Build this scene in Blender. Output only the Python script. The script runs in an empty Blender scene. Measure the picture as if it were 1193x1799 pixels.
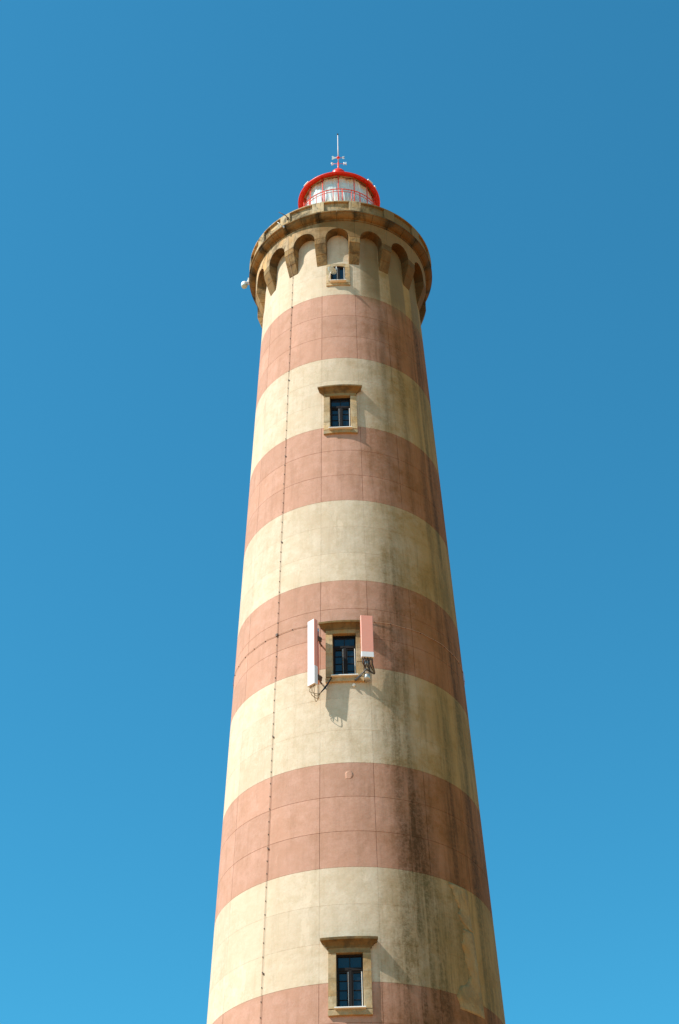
import bpy, math, random
from mathutils import Vector, Matrix

random.seed(7)
scene = bpy.context.scene
COL = scene.collection
rad, sin, cos, pi = math.radians, math.sin, math.cos, math.pi

# ------------------------------------------------------------------ camera
D, EYE = 48.0, 1.6
PITCH, ROLL, YAW, FPX = 0.6764, 0.0175, -0.0045, 2935.8
rz = Matrix.Rotation(-YAW, 3, 'Z')
R0, U0, F0 = rz @ Vector((1, 0, 0)), rz @ Vector((0, -sin(PITCH), cos(PITCH))), rz @ Vector((0, cos(PITCH), sin(PITCH)))
CR, CU = cos(ROLL) * R0 - sin(ROLL) * U0, sin(ROLL) * R0 + cos(ROLL) * U0
cd = bpy.data.cameras.new('camera')
cd.sensor_fit = 'VERTICAL'
cd.sensor_height = 36.0
cd.lens = FPX / 1799.0 * 36.0
cd.clip_start, cd.clip_end = 0.1, 8000
cam = bpy.data.objects.new('camera', cd)
COL.objects.link(cam)
M = Matrix((CR, CU, -F0)).transposed().to_4x4()
M.translation = Vector((0, -D, EYE))
cam.matrix_world = M
scene.camera = cam

# ------------------------------------------------------------------ sky, sun, exposure
SUN_AZ, SUN_EL = -67.0, 48.0            # azimuth from the camera side of the tower, negative = left
sdir = Vector((sin(rad(SUN_AZ)) * cos(rad(SUN_EL)), -cos(rad(SUN_AZ)) * cos(rad(SUN_EL)), sin(rad(SUN_EL))))
world = bpy.data.worlds.new('World')
scene.world = world
world.use_nodes = True
wn, wl = world.node_tree.nodes, world.node_tree.links
wn.clear()
sky = wn.new('ShaderNodeTexSky')
sky.sky_type = 'NISHITA'
sky.sun_disc = False
sky.sun_elevation = rad(SUN_EL)
sky.sun_rotation = math.atan2(sdir.x, sdir.y)
sky.altitude = 0
sky.air_density, sky.dust_density, sky.ozone_density = 1.0, 0.3, 1.0
tint = wn.new('ShaderNodeMix')
tint.data_type = 'RGBA'
tint.blend_type = 'MULTIPLY'
tint.inputs[0].default_value = 1.0
tint.inputs[7].default_value = (0.215, 0.875, 0.95, 1)      # cyan cast of the film stock
bg = wn.new('ShaderNodeBackground')
bg.inputs['Strength'].default_value = 0.15
wo = wn.new('ShaderNodeOutputWorld')
wl.new(sky.outputs[0], tint.inputs[6])
wl.new(tint.outputs[2], bg.inputs['Color'])
wl.new(bg.outputs[0], wo.inputs['Surface'])

sd = bpy.data.lights.new('sun', 'SUN')
sd.energy = 5.0
sd.angle = rad(0.53)
sd.color = (1.0, 0.965, 0.93)
sun = bpy.data.objects.new('sun', sd)
COL.objects.link(sun)
sun.rotation_euler = sdir.to_track_quat('Z', 'Y').to_euler()
sun.location = sdir * 120

vs = scene.view_settings
vs.view_transform, vs.look, vs.gamma, vs.exposure = 'Standard', 'None', 1.0, 0.42
vs.use_curve_mapping = False


# ------------------------------------------------------------------ node helpers
class NT:
    def __init__(self, name):
        self.m = bpy.data.materials.new(name)
        self.m.use_nodes = True
        self.t = self.m.node_tree
        self.t.nodes.clear()
        self.out = self.t.nodes.new('ShaderNodeOutputMaterial')

    def n(self, typ, **kw):
        nd = self.t.nodes.new(typ)
        for k, v in kw.items():
            setattr(nd, k, v)
        return nd

    def put(self, sock, v):
        if hasattr(v, 'is_output'):
            self.t.links.new(v, sock)
        else:
            if isinstance(v, tuple) and len(v) == 3 and sock.type == 'RGBA':
                v = (*v, 1)
            sock.default_value = v

    def math(self, op, a, b=0.0, c=0.0, clamp=False):
        nd = self.n('ShaderNodeMath', operation=op, use_clamp=clamp)
        self.put(nd.inputs[0], a)
        self.put(nd.inputs[1], b)
        self.put(nd.inputs[2], c)
        return nd.outputs[0]

    def mix(self, fac, a, b, blend='MIX'):
        nd = self.n('ShaderNodeMix', data_type='RGBA', blend_type=blend)
        self.put(nd.inputs[0], fac)
        self.put(nd.inputs[6], a)
        self.put(nd.inputs[7], b)
        return nd.outputs[2]

    def rng(self, v, a, b, c=0.0, d=1.0, smooth=True):
        nd = self.n('ShaderNodeMapRange', interpolation_type='SMOOTHSTEP' if smooth else 'LINEAR')
        self.put(nd.inputs[0], v)
        for i, x in enumerate((a, b, c, d)):
            self.put(nd.inputs[i + 1], x)
        return nd.outputs[0]

    def xyz(self, x, y, z):
        nd = self.n('ShaderNodeCombineXYZ')
        for i, v in enumerate((x, y, z)):
            self.put(nd.inputs[i], v)
        return nd.outputs[0]

    def noise(self, vec, scale, detail=4, rough=0.55, dist=0.0):
        nd = self.n('ShaderNodeTexNoise')
        self.put(nd.inputs['Vector'], vec)
        nd.inputs['Scale'].default_value = scale
        nd.inputs['Detail'].default_value = detail
        nd.inputs['Roughness'].default_value = rough
        nd.inputs['Distortion'].default_value = dist
        return nd.outputs['Fac']

    def pos(self):
        g = self.n('ShaderNodeNewGeometry')
        s = self.n('ShaderNodeSeparateXYZ')
        self.t.links.new(g.outputs['Position'], s.inputs[0])
        x, y, z = s.outputs
        phi = self.math('MULTIPLY', self.math('ARCTAN2', x, self.math('MULTIPLY', y, -1.0)), 180 / pi)
        return g.outputs['Position'], phi, z

    def bump(self, h, strength, dist):
        nd = self.n('ShaderNodeBump')
        nd.inputs['Strength'].default_value = strength
        nd.inputs['Distance'].default_value = dist
        self.put(nd.inputs['Height'], h)
        return nd.outputs[0]

    def bsdf(self, color, rough, normal=None, **kw):
        nd = self.n('ShaderNodeBsdfPrincipled')
        self.put(nd.inputs['Base Color'], color)
        self.put(nd.inputs['Roughness'], rough)
        if normal is not None:
            self.put(nd.inputs['Normal'], normal)
        for k, v in kw.items():
            self.put(nd.inputs[k.replace('_', ' ')], v)
        self.t.links.new(nd.outputs[0], self.out.inputs['Surface'])
        return self.m

    def rnd(self):
        return self.n('ShaderNodeObjectInfo').outputs['Random']


def sumup(N, items):
    s = items[0]
    for i in items[1:]:
        s = N.math('ADD', s, i)
    return s


# streaks of algae and soot, plus painted shade at the sun's terminator: angle, half width, bottom z, top z, strength
STREAKS = [(22.5, 6.0, 14, 36.5, .74), (29, 6.0, 15, 27.5, .7), (37, 5.0, 16, 24, .8), (15, 5.0, 17, 23, .5), (40, 2.6, 38, 49.5, .55),
           (27, 2.4, 40, 49, .45), (47, 5.0, 14, 31, .85), (52, 3.0, 31, 47, .6), (60, 3.6, 14, 50, .9), (66, 5.0, 12, 50, .55),
           (77, 5.0, 12, 50, .5), (15.5, 2.4, 27, 34, .30), (17, 2.0, 42, 48, .3), (-3, 1.4, 38, 40.6, .28),
           (4.5, 1.0, 38, 40.7, .22), (0.5, 1.2, 27, 30.2, .22), (-28, 1.5, 44, 48, .15), (9.5, 1.2, 16, 23, .25)]


def plaster(name, base, dirt_shade, groove=False):
    N = NT(name)
    P, phi, z = N.pos()
    wob = N.math('MULTIPLY', N.math('SUBTRACT', N.noise(N.xyz(N.math('MULTIPLY', phi, .02), 3.1, N.math('MULTIPLY', z, .5)), 1.0, 5, .65), .5), 6.0)
    ph = N.math('ADD', phi, wob)
    sm = N.xyz(N.math('MULTIPLY', phi, .28), 0.0, N.math('MULTIPLY', z, .22))
    speck = N.rng(N.noise(P, 8.5, 9, .78), .40, .60)
    brk = N.math('MULTIPLY', N.rng(N.noise(sm, 1.0, 8, .70), .34, .60), N.math('ADD', N.math('MULTIPLY', speck, .55), .50))
    parts = []
    for a, w, z0, z1, s in STREAKS:
        d = N.rng(N.math('ABSOLUTE', N.math('SUBTRACT', ph, a)), w * 1.5, w * .15, 0, s)
        v = N.math('MULTIPLY', N.rng(z, z0 - 1.5, z0 + 2.5), N.rng(z, z1 + .6, z1 - 2.5))
        parts.append(N.math('MULTIPLY', d, v))
    st = N.math('MULTIPLY', sumup(N, parts), N.math('ADD', N.math('MULTIPLY', brk, .95), .18), clamp=True)
    # general fine vertical washing, heavier on the right where shade is painted
    fine = N.rng(N.noise(N.xyz(N.math('MULTIPLY', phi, .30), 7.7, N.math('MULTIPLY', z, .42)), 1.0, 7, .68), .46, .74)
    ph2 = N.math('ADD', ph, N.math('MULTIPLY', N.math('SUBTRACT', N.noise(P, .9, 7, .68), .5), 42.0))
    shade_side = N.math('MULTIPLY', N.rng(ph2, -4, 50), N.rng(phi, 160, 120))  # mask of the shaded right side, where real stains are also densest
    fine = N.math('MULTIPLY', fine, N.math('ADD', N.math('MULTIPLY', shade_side, .55), .16))
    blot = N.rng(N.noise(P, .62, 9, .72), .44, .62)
    blot = N.math('MULTIPLY', N.math('MULTIPLY', blot, N.math('ADD', N.math('MULTIPLY', speck, .5), .6)), N.math('ADD', N.math('MULTIPLY', shade_side, .85), .10))
    film = N.math('MULTIPLY', shade_side, .92)  # warm brown shade painted into the colour, together with real staining
    mott = N.noise(P, 2.6, 8, .7)
    grain = N.noise(P, 17.0, 6, .75)
    c = N.mix(N.rng(mott, .3, .72), base, tuple(x * y for x, y in zip(base, (.86, .83, .76))))
    c = N.mix(N.math('MULTIPLY', N.rng(grain, .42, .72), .30), c, tuple(x * y for x, y in zip(base, (.66, .60, .50))))
    # old repaints: sharper-edged areas a shade off the coat around them
    rp = N.rng(N.noise(P, .42, 5, .58, .6), .535, .555)
    c = N.mix(N.math('MULTIPLY', rp, .55), c, tuple(x * y for x, y in zip(base, (.90, .86, .80))))
    rp2 = N.rng(N.noise(N.xyz(N.math('MULTIPLY', phi, .09), 11.0, N.math('MULTIPLY', z, .55)), 1.0, 6, .62), .60, .615)
    c = N.mix(N.math('MULTIPLY', rp2, .5), c, tuple(min(1, x * y) for x, y in zip(base, (1.05, 1.04, 1.02))))
    rv = N.math('MULTIPLY', N.math('SUBTRACT', N.rnd(), .5), .13)
    c = N.mix(1.0, c, N.xyz(*[N.math('ADD', 1.0, rv)] * 3), 'MULTIPLY')
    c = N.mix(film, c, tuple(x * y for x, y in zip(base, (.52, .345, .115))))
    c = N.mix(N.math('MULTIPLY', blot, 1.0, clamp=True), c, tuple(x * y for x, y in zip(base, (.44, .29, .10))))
    c = N.mix(N.math('MULTIPLY', fine, 1.0, clamp=True), c, dirt_shade)
    c = N.mix(N.math('MULTIPLY', st, .92, clamp=True), c, tuple(x * .72 for x in dirt_shade))
    # brown wash running down out of each arch of the gallery, clean below the corbels
    arc = N.math('PINGPONG', N.math('ADD', N.math('ADD', phi, N.math('MULTIPLY', wob, .45)), 12.9 + 360.0), 11.25)
    am = N.math('MULTIPLY', N.rng(arc, 3.6, 4.8), N.math('MULTIPLY', N.rng(z, 47.4, 48.8), N.rng(phi, 8, 20)))
    am = N.math('MULTIPLY', am, N.rng(phi, 150, 120))
    c = N.mix(N.math('MULTIPLY', am, .85), c, (.19, .122, .05))
    # dark pin-prick lichen
    lich = N.math('MULTIPLY', N.rng(N.noise(P, 7.5, 5, .8), .62, .74), N.math('ADD', N.math('MULTIPLY', shade_side, .5), .06))
    c = N.mix(lich, c, (.10, .085, .055))
    if groove:
        c = N.mix(1.0, c, groove, 'MULTIPLY')
    h = N.math('ADD', N.math('MULTIPLY', N.noise(P, 3.0, 5, .6), 1.0), N.math('MULTIPLY', N.noise(P, 38.0, 4, .7), .22))
    return N.bsdf(c, .88, N.bump(h, .45, .035), Specular_IOR_Level=.2)


CREAM, PINK = (.67, .54, .392), (.555, .308, .218)
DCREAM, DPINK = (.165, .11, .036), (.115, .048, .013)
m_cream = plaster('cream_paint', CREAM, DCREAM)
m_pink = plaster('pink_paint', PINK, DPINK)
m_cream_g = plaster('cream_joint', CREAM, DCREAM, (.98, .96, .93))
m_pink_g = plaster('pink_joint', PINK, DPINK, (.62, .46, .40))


def stone(name, base, dark, soot=.5, drip=False, weather=.92, w0=2, w1=46):  # weather sets how strongly right-side shade is painted in
    N = NT(name)
    P, phi, z = N.pos()
    rv = N.rnd()
    off = N.n('ShaderNodeVectorMath', operation='ADD')
    N.put(off.inputs[0], P)
    N.put(off.inputs[1], N.xyz(N.math('MULTIPLY', rv, 31.0), N.math('MULTIPLY', rv, 17.0), 0.0))
    Q = off.outputs[0]
    c = N.mix(N.rng(N.noise(Q, 1.7, 6, .6), .32, .7), base, tuple(x * y for x, y in zip(base, (1.04, .80, .52))))
    v = N.math('ADD', .80, N.math('MULTIPLY', rv, .36))
    c = N.mix(1.0, c, N.xyz(v, v, v), 'MULTIPLY')
    c = N.mix(N.math('MULTIPLY', N.rng(N.noise(Q, 16, 6, .75), .45, .75), .42), c, tuple(x * .5 for x in base))
    so = N.math('MULTIPLY', N.rng(N.noise(P, 1.5, 9, .72, .5), .46, .60), soot)
    run = N.rng(N.noise(N.xyz(N.math('MULTIPLY', phi, .45), 2.0, N.math('MULTIPLY', z, .8)), 1.0, 6, .7), .50, .64)
    so = N.math('MAXIMUM', so, N.math('MULTIPLY', run, soot * .8))
    c = N.mix(so, c, dark)
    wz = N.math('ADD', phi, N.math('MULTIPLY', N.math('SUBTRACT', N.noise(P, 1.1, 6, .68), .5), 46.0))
    c = N.mix(N.math('MULTIPLY', N.math('MULTIPLY', N.rng(wz, w0, w1), N.rng(phi, 170, 130)), weather), c, tuple(x * y for x, y in zip(base, (.37, .275, .145))))  # shade of the right side painted into the stone, mixed with grime
    if drip:
        # damp black growth below each pier joint, where the gutters spill
        per = N.math('PINGPONG', N.math('ADD', phi, 12.9 + 360.0), 11.25)
        wv = N.math('ADD', per, N.math('MULTIPLY', N.math('SUBTRACT', N.noise(P, 1.4, 6, .7), .47), 15.0))
        c = N.mix(N.math('MULTIPLY', N.rng(wv, 4.2, 0.6), drip), c, tuple(x * .6 for x in dark))
    h = N.math('ADD', N.noise(P, 5.0, 6, .65), N.math('MULTIPLY', N.noise(P, 45.0, 4, .7), .3))
    return N.bsdf(c, .9, N.bump(h, .5, .03), Specular_IOR_Level=.2)


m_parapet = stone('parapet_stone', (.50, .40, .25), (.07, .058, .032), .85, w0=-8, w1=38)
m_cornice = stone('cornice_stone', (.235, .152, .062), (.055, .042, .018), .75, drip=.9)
m_arch = stone('arcade_stone', (.54, .40, .24), (.10, .07, .032), .78, w0=-48, w1=4)  # mask starts further left: the arcade's shade is painted in
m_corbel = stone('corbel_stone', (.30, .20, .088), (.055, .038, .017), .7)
m_vault = stone('shaded_vault_stone', (.20, .128, .055), (.045, .032, .015), .7)  # dark base puts the shade of the arch undersides into the colour
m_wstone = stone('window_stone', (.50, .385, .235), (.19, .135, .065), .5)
m_hood = stone('hood_stone', (.19, .125, .05), (.05, .036, .018), .65)  # darkened: the hood's underside shade is put into the base colour
m_lintel = stone('lintel_stone', (.34, .245, .12), (.10, .07, .035), .55)  # darker copy of the window stone with the hood's shadow painted in


def paint(name, col, rough=.45, worn=.25, metal=0.0, spec=.5):
    N = NT(name)
    P, phi, z = N.pos()
    c = N.mix(N.math('MULTIPLY', N.rng(N.noise(P, 6, 6, .7), .45, .75), worn), col, tuple(x * .62 for x in col))
    return N.bsdf(c, rough, N.bump(N.noise(P, 30, 4), .12, .01), Metallic=metal, Specular_IOR_Level=spec)


m_red = paint('red_enamel', (.74, .030, .008), .38, .15, 0.0, .3)
m_redrail = paint('red_rail_paint', (.72, .075, .04), .45, .25)
m_frame = paint('dark_window_paint', (.012, .008, .006), .7, .3, 0.0, .2)
m_mast = paint('pinkish_mast_paint', (.66, .56, .51), .5, .25)
m_white = paint('white_paint', (.78, .75, .68), .5, .22)
m_radome = paint('white_radome', (.74, .71, .69), .45, .10)
m_radpale = paint('sunlit_pink_radome', (.70, .575, .555), .45, .12)  # pink made pale: the sun's overexposure is painted into this colour
m_radpink = paint('pink_radome', (.78, .32, .22), .5, .18)
m_steel = paint('galvanised_steel', (.52, .50, .46), .42, .35, .6)
m_rust = paint('rusty_clamp', (.10, .055, .03), .75, .5)
m_cable = paint('black_cable', (.016, .013, .010), .6, .3)
m_tan = paint('ochre_cable', (.20, .115, .035), .6, .4)
m_wire = paint('dull_copper_wire', (.45, .27, .16), .7, .4)
m_wirew = paint('weathered_clip', (.10, .06, .04), .7, .4)
m_roof = m_red
m_dishp = paint('grey_dish', (.46, .56, .56), .5, .15)
m_lampw = paint('white_lamp_shell', (.85, .84, .82), .3, .05)
m_dark = paint('dark_interior', (.012, .011, .010), .9, .1)

N = NT('window_glass')
P, phi, z = N.pos()
m_glass = N.bsdf((.010, .018, .028), .03, N.bump(N.noise(P, 2.2, 2), .05, .02), IOR=1.5, Specular_IOR_Level=.5)

N = NT('lantern_glass')
lw = N.n('ShaderNodeLayerWeight')
fr = N.math('ADD', N.math('MULTIPLY', N.math('POWER', lw.outputs['Facing'], 4.0), .7), .035)
tr, gl = N.n('ShaderNodeBsdfTransparent'), N.n('ShaderNodeBsdfGlossy')
tr.inputs[0].default_value = (.95, .97, .96, 1)
gl.inputs['Roughness'].default_value = .02
mx = N.n('ShaderNodeMixShader')
N.t.links.new(fr, mx.inputs[0])
N.t.links.new(tr.outputs[0], mx.inputs[1])
N.t.links.new(gl.outputs[0], mx.inputs[2])
N.t.links.new(mx.outputs[0], N.out.inputs['Surface'])
m_lglass = N.m

N = NT('curtain_cloth')
P, phi, z = N.pos()
cc = N.mix(N.rng(N.noise(P, 2.5, 5), .35, .7), (.90, .89, .85), (.78, .77, .74))
m_curtain = N.bsdf(cc, .85, None, Specular_IOR_Level=.1)

N = NT('bounce_paving')
P, phi, z = N.pos()
cc = N.mix(N.rng(N.noise(P, .15, 6), .35, .65), (.55, .25, .08), (.50, .225, .07))  # out of view; reddish tone chosen to bounce warm light into the shade
cc = N.mix(N.math('MULTIPLY', N.rng(N.noise(P, 4, 6, .7), .4, .7), .4), cc, (.42, .19, .06))
m_ground = N.bsdf(cc, .9, N.bump(N.noise(P, 6, 6), .3, .02))


# ------------------------------------------------------------------ mesh helpers
def pol(a, r, z):
    a = rad(a)
    return Vector((r * sin(a), -r * cos(a), z))


def rs(z):                                    # outer radius of the tapering shaft
    return D * 0.108 - 0.0415 * (z - EYE)


class MB:
    def __init__(self):
        self.v, self.f, self.sm, self.mi = [], [], [], []

    def vert(self, p):
        self.v.append(tuple(p))
        return len(self.v) - 1

    def face(self, idx, smooth=False, mi=0):
        self.f.append(tuple(idx))
        self.sm.append(smooth)
        self.mi.append(mi)

    def quad(self, a, b, c, d, smooth=False, mi=0):
        self.face([self.vert(p) for p in (a, b, c, d)], smooth, mi)

    def grid(self, fn, nu, nv, smooth=True, mi=0, closed=False):
        ids = [[self.vert(fn(i / nu, j / nv)) for j in range(nv + 1)] for i in range(nu + (0 if closed else 1))]
        for i in range(nu):
            k = (i + 1) % len(ids)
            for j in range(nv):
                self.face((ids[i][j], ids[k][j], ids[k][j + 1], ids[i][j + 1]), smooth, mi)

    def box(self, c, sx, sy, sz, ax=None, mi=0):
        """box at c, half sizes along the axes ax"""
        X, Y, Z = ax or (Vector((1, 0, 0)), Vector((0, 1, 0)), Vector((0, 0, 1)))
        c = Vector(c)
        p = [c + X * sx * i + Y * sy * j + Z * sz * k for k in (-1, 1) for j in (-1, 1) for i in (-1, 1)]
        for q in ((0, 2, 3, 1), (4, 5, 7, 6), (0, 1, 5, 4), (2, 6, 7, 3), (0, 4, 6, 2), (1, 3, 7, 5)):
            self.quad(*[p[i] for i in q], mi=mi)

    def tube(self, pts, r, n=8, mi=0, caps=True):
        pts = [Vector(p) for p in pts]
        rr = r if isinstance(r, (list, tuple)) else [r] * len(pts)
        rings, ref = [], None
        for i, p in enumerate(pts):
            t = (pts[min(i + 1, len(pts) - 1)] - pts[max(i - 1, 0)]).normalized()
            if ref is None or abs(ref.dot(t)) > .95:
                ref = t.orthogonal().normalized()
            u = (ref - t * ref.dot(t)).normalized()
            ref = u
            w = t.cross(u)
            rings.append([self.vert(p + (u * cos(2 * pi * k / n) + w * sin(2 * pi * k / n)) * rr[i]) for k in range(n)])
        for i in range(len(rings) - 1):
            for k in range(n):
                self.face((rings[i][k], rings[i][(k + 1) % n], rings[i + 1][(k + 1) % n], rings[i + 1][k]), True, mi)
        if caps:
            self.face(rings[0][::-1], False, mi)
            self.face(rings[-1], False, mi)

    def lathe(self, prof, n=48, c=(0, 0, 0), mi=0, smooth=True):
        c = Vector(c)
        ids = [[self.vert(c + Vector((r * sin(2 * pi * k / n), -r * cos(2 * pi * k / n), z))) for k in range(n)] for r, z in prof]
        for i in range(len(prof) - 1):
            for k in range(n):
                self.face((ids[i][k], ids[i][(k + 1) % n], ids[i + 1][(k + 1) % n], ids[i + 1][k]), smooth, mi)

    def build(self, name, mats, parent=None, recalc=False, bevel=0):
        me = bpy.data.meshes.new(name)
        me.from_pydata(self.v, [], self.f)
        mats = mats if isinstance(mats, (list, tuple)) else [mats]
        for m in mats:
            me.materials.append(m)
        me.polygons.foreach_set('use_smooth', self.sm)
        me.polygons.foreach_set('material_index', self.mi)
        me.update()
        if recalc or bevel:
            import bmesh
            bm = bmesh.new()
            bm.from_mesh(me)
            bmesh.ops.remove_doubles(bm, verts=bm.verts, dist=1e-5)
            bmesh.ops.recalc_face_normals(bm, faces=bm.faces)
            if bevel:
                ed = [e for e in bm.edges if len(e.link_faces) == 2 and e.calc_face_angle(0) > .6]
                bmesh.ops.bevel(bm, geom=ed, offset=bevel, segments=1, affect='EDGES', clamp_overlap=True)
            bm.to_mesh(me)
            bm.free()
        o = bpy.data.objects.new(name, me)
        COL.objects.link(o)
        if parent:
            o.parent = parent
        return o


def copy(o, parent, rot=0.0):
    c = o.copy()
    COL.objects.link(c)
    c.parent = parent
    if rot:
        c.rotation_euler = (0, 0, rad(rot))
    return c


def thing(name, label, cat, group=None):
    o = bpy.data.objects.new(name, None)
    COL.objects.link(o)
    return tag(o, label, cat, group)


def tag(o, label=None, cat=None, group=None, kind=None):
    for k, v in (('label', label), ('category', cat), ('group', group), ('kind', kind)):
        if v:
            o[k] = v
    return o


def cblock(mb, a0, a1, z0, z1, e0, e1, rf=rs, n=4, mi=0, smooth=True):
    """curved block: angles a0..a1, heights z0..z1, between radius rf(z)+e0 and rf(z)+e1"""
    o = [[pol(a0 + (a1 - a0) * i / n, rf(z) + e1, z) for i in range(n + 1)] for z in (z0, z1)]
    q = [[pol(a0 + (a1 - a0) * i / n, rf(z) + e0, z) for i in range(n + 1)] for z in (z0, z1)]
    mb.grid(lambda u, v: o[round(v)][round(u * n)], n, 1, smooth, mi)
    for i in range(n):
        mb.quad(q[0][i], q[0][i + 1], o[0][i + 1], o[0][i], False, mi)
        mb.quad(o[1][i], o[1][i + 1], q[1][i + 1], q[1][i], False, mi)
    mb.quad(q[0][0], o[0][0], o[1][0], q[1][0], False, mi)
    mb.quad(o[0][n], q[0][n], q[1][n], o[1][n], False, mi)


def sweep(mb, prof, a0, a1, n=4, mi=0, smooth=False):
    """closed (r,z) profile swept through an angle, with end caps"""
    m = len(prof)
    P = [[pol(a0 + (a1 - a0) * i / n, r, z) for (r, z) in prof] for i in range(n + 1)]
    for i in range(n):
        for k in range(m):
            mb.quad(P[i][k], P[i + 1][k], P[i + 1][(k + 1) % m], P[i][(k + 1) % m], smooth, mi)
    mb.face([mb.vert(p) for p in P[0]][::-1], False, mi)
    mb.face([mb.vert(p) for p in P[n]], False, mi)


# ------------------------------------------------------------------ ground
g = MB()
g.quad(Vector((-3000, -3000, 0)), Vector((3000, -3000, 0)), Vector((3000, 3000, 0)), Vector((-3000, 3000, 0)))
tag(g.build('ground', m_ground), kind='structure')

# ------------------------------------------------------------------ the lighthouse shaft
LH = thing('lighthouse', 'tall tapering lighthouse tower in pink and cream stripes with a stone gallery', 'lighthouse')
B1, BH = 48.2176, 3.5088
ROW = BH / 3
PH0, STEP = -12.9, 22.5
GAP = .007                                   # half width of the joint
WC = -1.75                                   # angle of the window column

# window: opening z0, z1, width, hooded?
WINS = [dict(z0=48.90, z1=49.84, w=.56, top=True), dict(z0=41.02, z1=42.66, w=.74),
        dict(z0=30.29, z1=31.95, w=.74), dict(z0=19.36, z1=20.97, w=.74)]


def hole_for(a0, a1, z0, z1):
    for w in WINS:
        ha = math.degrees((w['w'] / 2 + .04) / rs((w['z0'] + w['z1']) / 2))
        if WC + ha > a0 and WC - ha < a1 and w['z1'] + .04 > z0 and w['z0'] - .04 < z1:
            return (max(a0, WC - ha), min(a1, WC + ha), max(z0, w['z0'] - .04), min(z1, w['z1'] + .04))
    return None


def panel_mesh(mb, ac, r_row, mi=0, hole=None, normals=None, GAP=.007, cut=None):
    """one plaster panel centred on angle ac, in row (z0,z1)"""
    z0, z1 = r_row
    r = rs((z0 + z1) / 2)
    ga = math.degrees(GAP / r)
    a0, a1, z0, z1 = ac - STEP / 2 + ga, ac + STEP / 2 - ga, z0 + GAP, z1 - GAP
    if cut:
        a0, a1 = (a0, cut[1]) if cut[0] < 0 else (cut[1], a1)
    n = 6 if not cut else 3
    As = [a0 + (a1 - a0) * i / n for i in range(n + 1)]
    Zs = [z0, z1]
    if hole:
        As = sorted(set([a for a in As if abs(a - hole[0]) > .5 and abs(a - hole[1]) > .5] + [hole[0], hole[1]]))
        Zs = sorted(set([z0, z1, min(max(hole[2], z0), z1), min(max(hole[3], z0), z1)]))
    e = -.007 if GAP < .006 else -.002

    def nrm(a):
        v = pol(a, 1, .0415)
        return v.normalized()
    for i in range(len(As) - 1):
        for j in range(len(Zs) - 1):
            am, zm = (As[i] + As[i + 1]) / 2, (Zs[j] + Zs[j + 1]) / 2
            if hole and hole[0] < am < hole[1] and hole[2] < zm < hole[3]:
                continue
            aa, zz = (As[i], As[i + 1], As[i + 1], As[i]), (Zs[j], Zs[j], Zs[j + 1], Zs[j + 1])
            mb.face([mb.vert(pol(a, rs(z), z)) for a, z in zip(aa, zz)], True, mi)
            if normals is not None:
                normals.extend([tuple(nrm(a)) for a in aa])
    q = .006                                   # chamfered arris then the joint side

    def side(pa, pb, qa, qb):
        mb.face([mb.vert(p) for p in (pa, pb, qb, qa)], False, mi)
        if normals is not None:
            nn = (pb - pa).cross(qa - pa).normalized()
            normals.extend([tuple(nn)] * 4)
    for i in range(len(As) - 1):
        inh = hole and hole[0] < (As[i] + As[i + 1]) / 2 < hole[1]
        if inh and hole[2] <= z0 + .02 and hole[3] >= z1 - .02:
            continue
        if inh and hole[2] <= z0 + .02:
            side(pol(As[i], rs(z1), z1), pol(As[i + 1], rs(z1), z1), pol(As[i], rs(z1) - e - .01, z1), pol(As[i + 1], rs(z1) - e - .01, z1))
            continue
        if inh and hole[3] >= z1 - .02:
            side(pol(As[i + 1], rs(z0), z0), pol(As[i], rs(z0), z0), pol(As[i + 1], rs(z0) - e - .01, z0), pol(As[i], rs(z0) - e - .01, z0))
            continue
        side(pol(As[i + 1], rs(z0), z0), pol(As[i], rs(z0), z0), pol(As[i + 1], rs(z0) - e - .01, z0), pol(As[i], rs(z0) - e - .01, z0))
        side(pol(As[i], rs(z1), z1), pol(As[i + 1], rs(z1), z1), pol(As[i], rs(z1) - e - .01, z1), pol(As[i + 1], rs(z1) - e - .01, z1))
    side(pol(a0, rs(z0), z0), pol(a0, rs(z1), z1), pol(a0, rs(z0) - e - .01, z0), pol(a0, rs(z1) - e - .01, z1))
    side(pol(a1, rs(z1), z1), pol(a1, rs(z0), z0), pol(a1, rs(z1) - e - .01, z1), pol(a1, rs(z0) - e - .01, z0))


# rows counted downwards from the top of the uppermost pink band
ROWS = []
k = -4
while True:
    zt, zb = B1 - k * ROW, B1 - (k + 1) * ROW
    pink = (k // 3) % 2 == 0 and k >= 0
    if zt > 51.95:
        zt = 51.95
    if zb < 0.0:
        ROWS.append((max(zb, .01), zt, pink))
        break
    if zb < 51.9:
        ROWS.append((zb, zt, pink))
    k += 1

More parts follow.
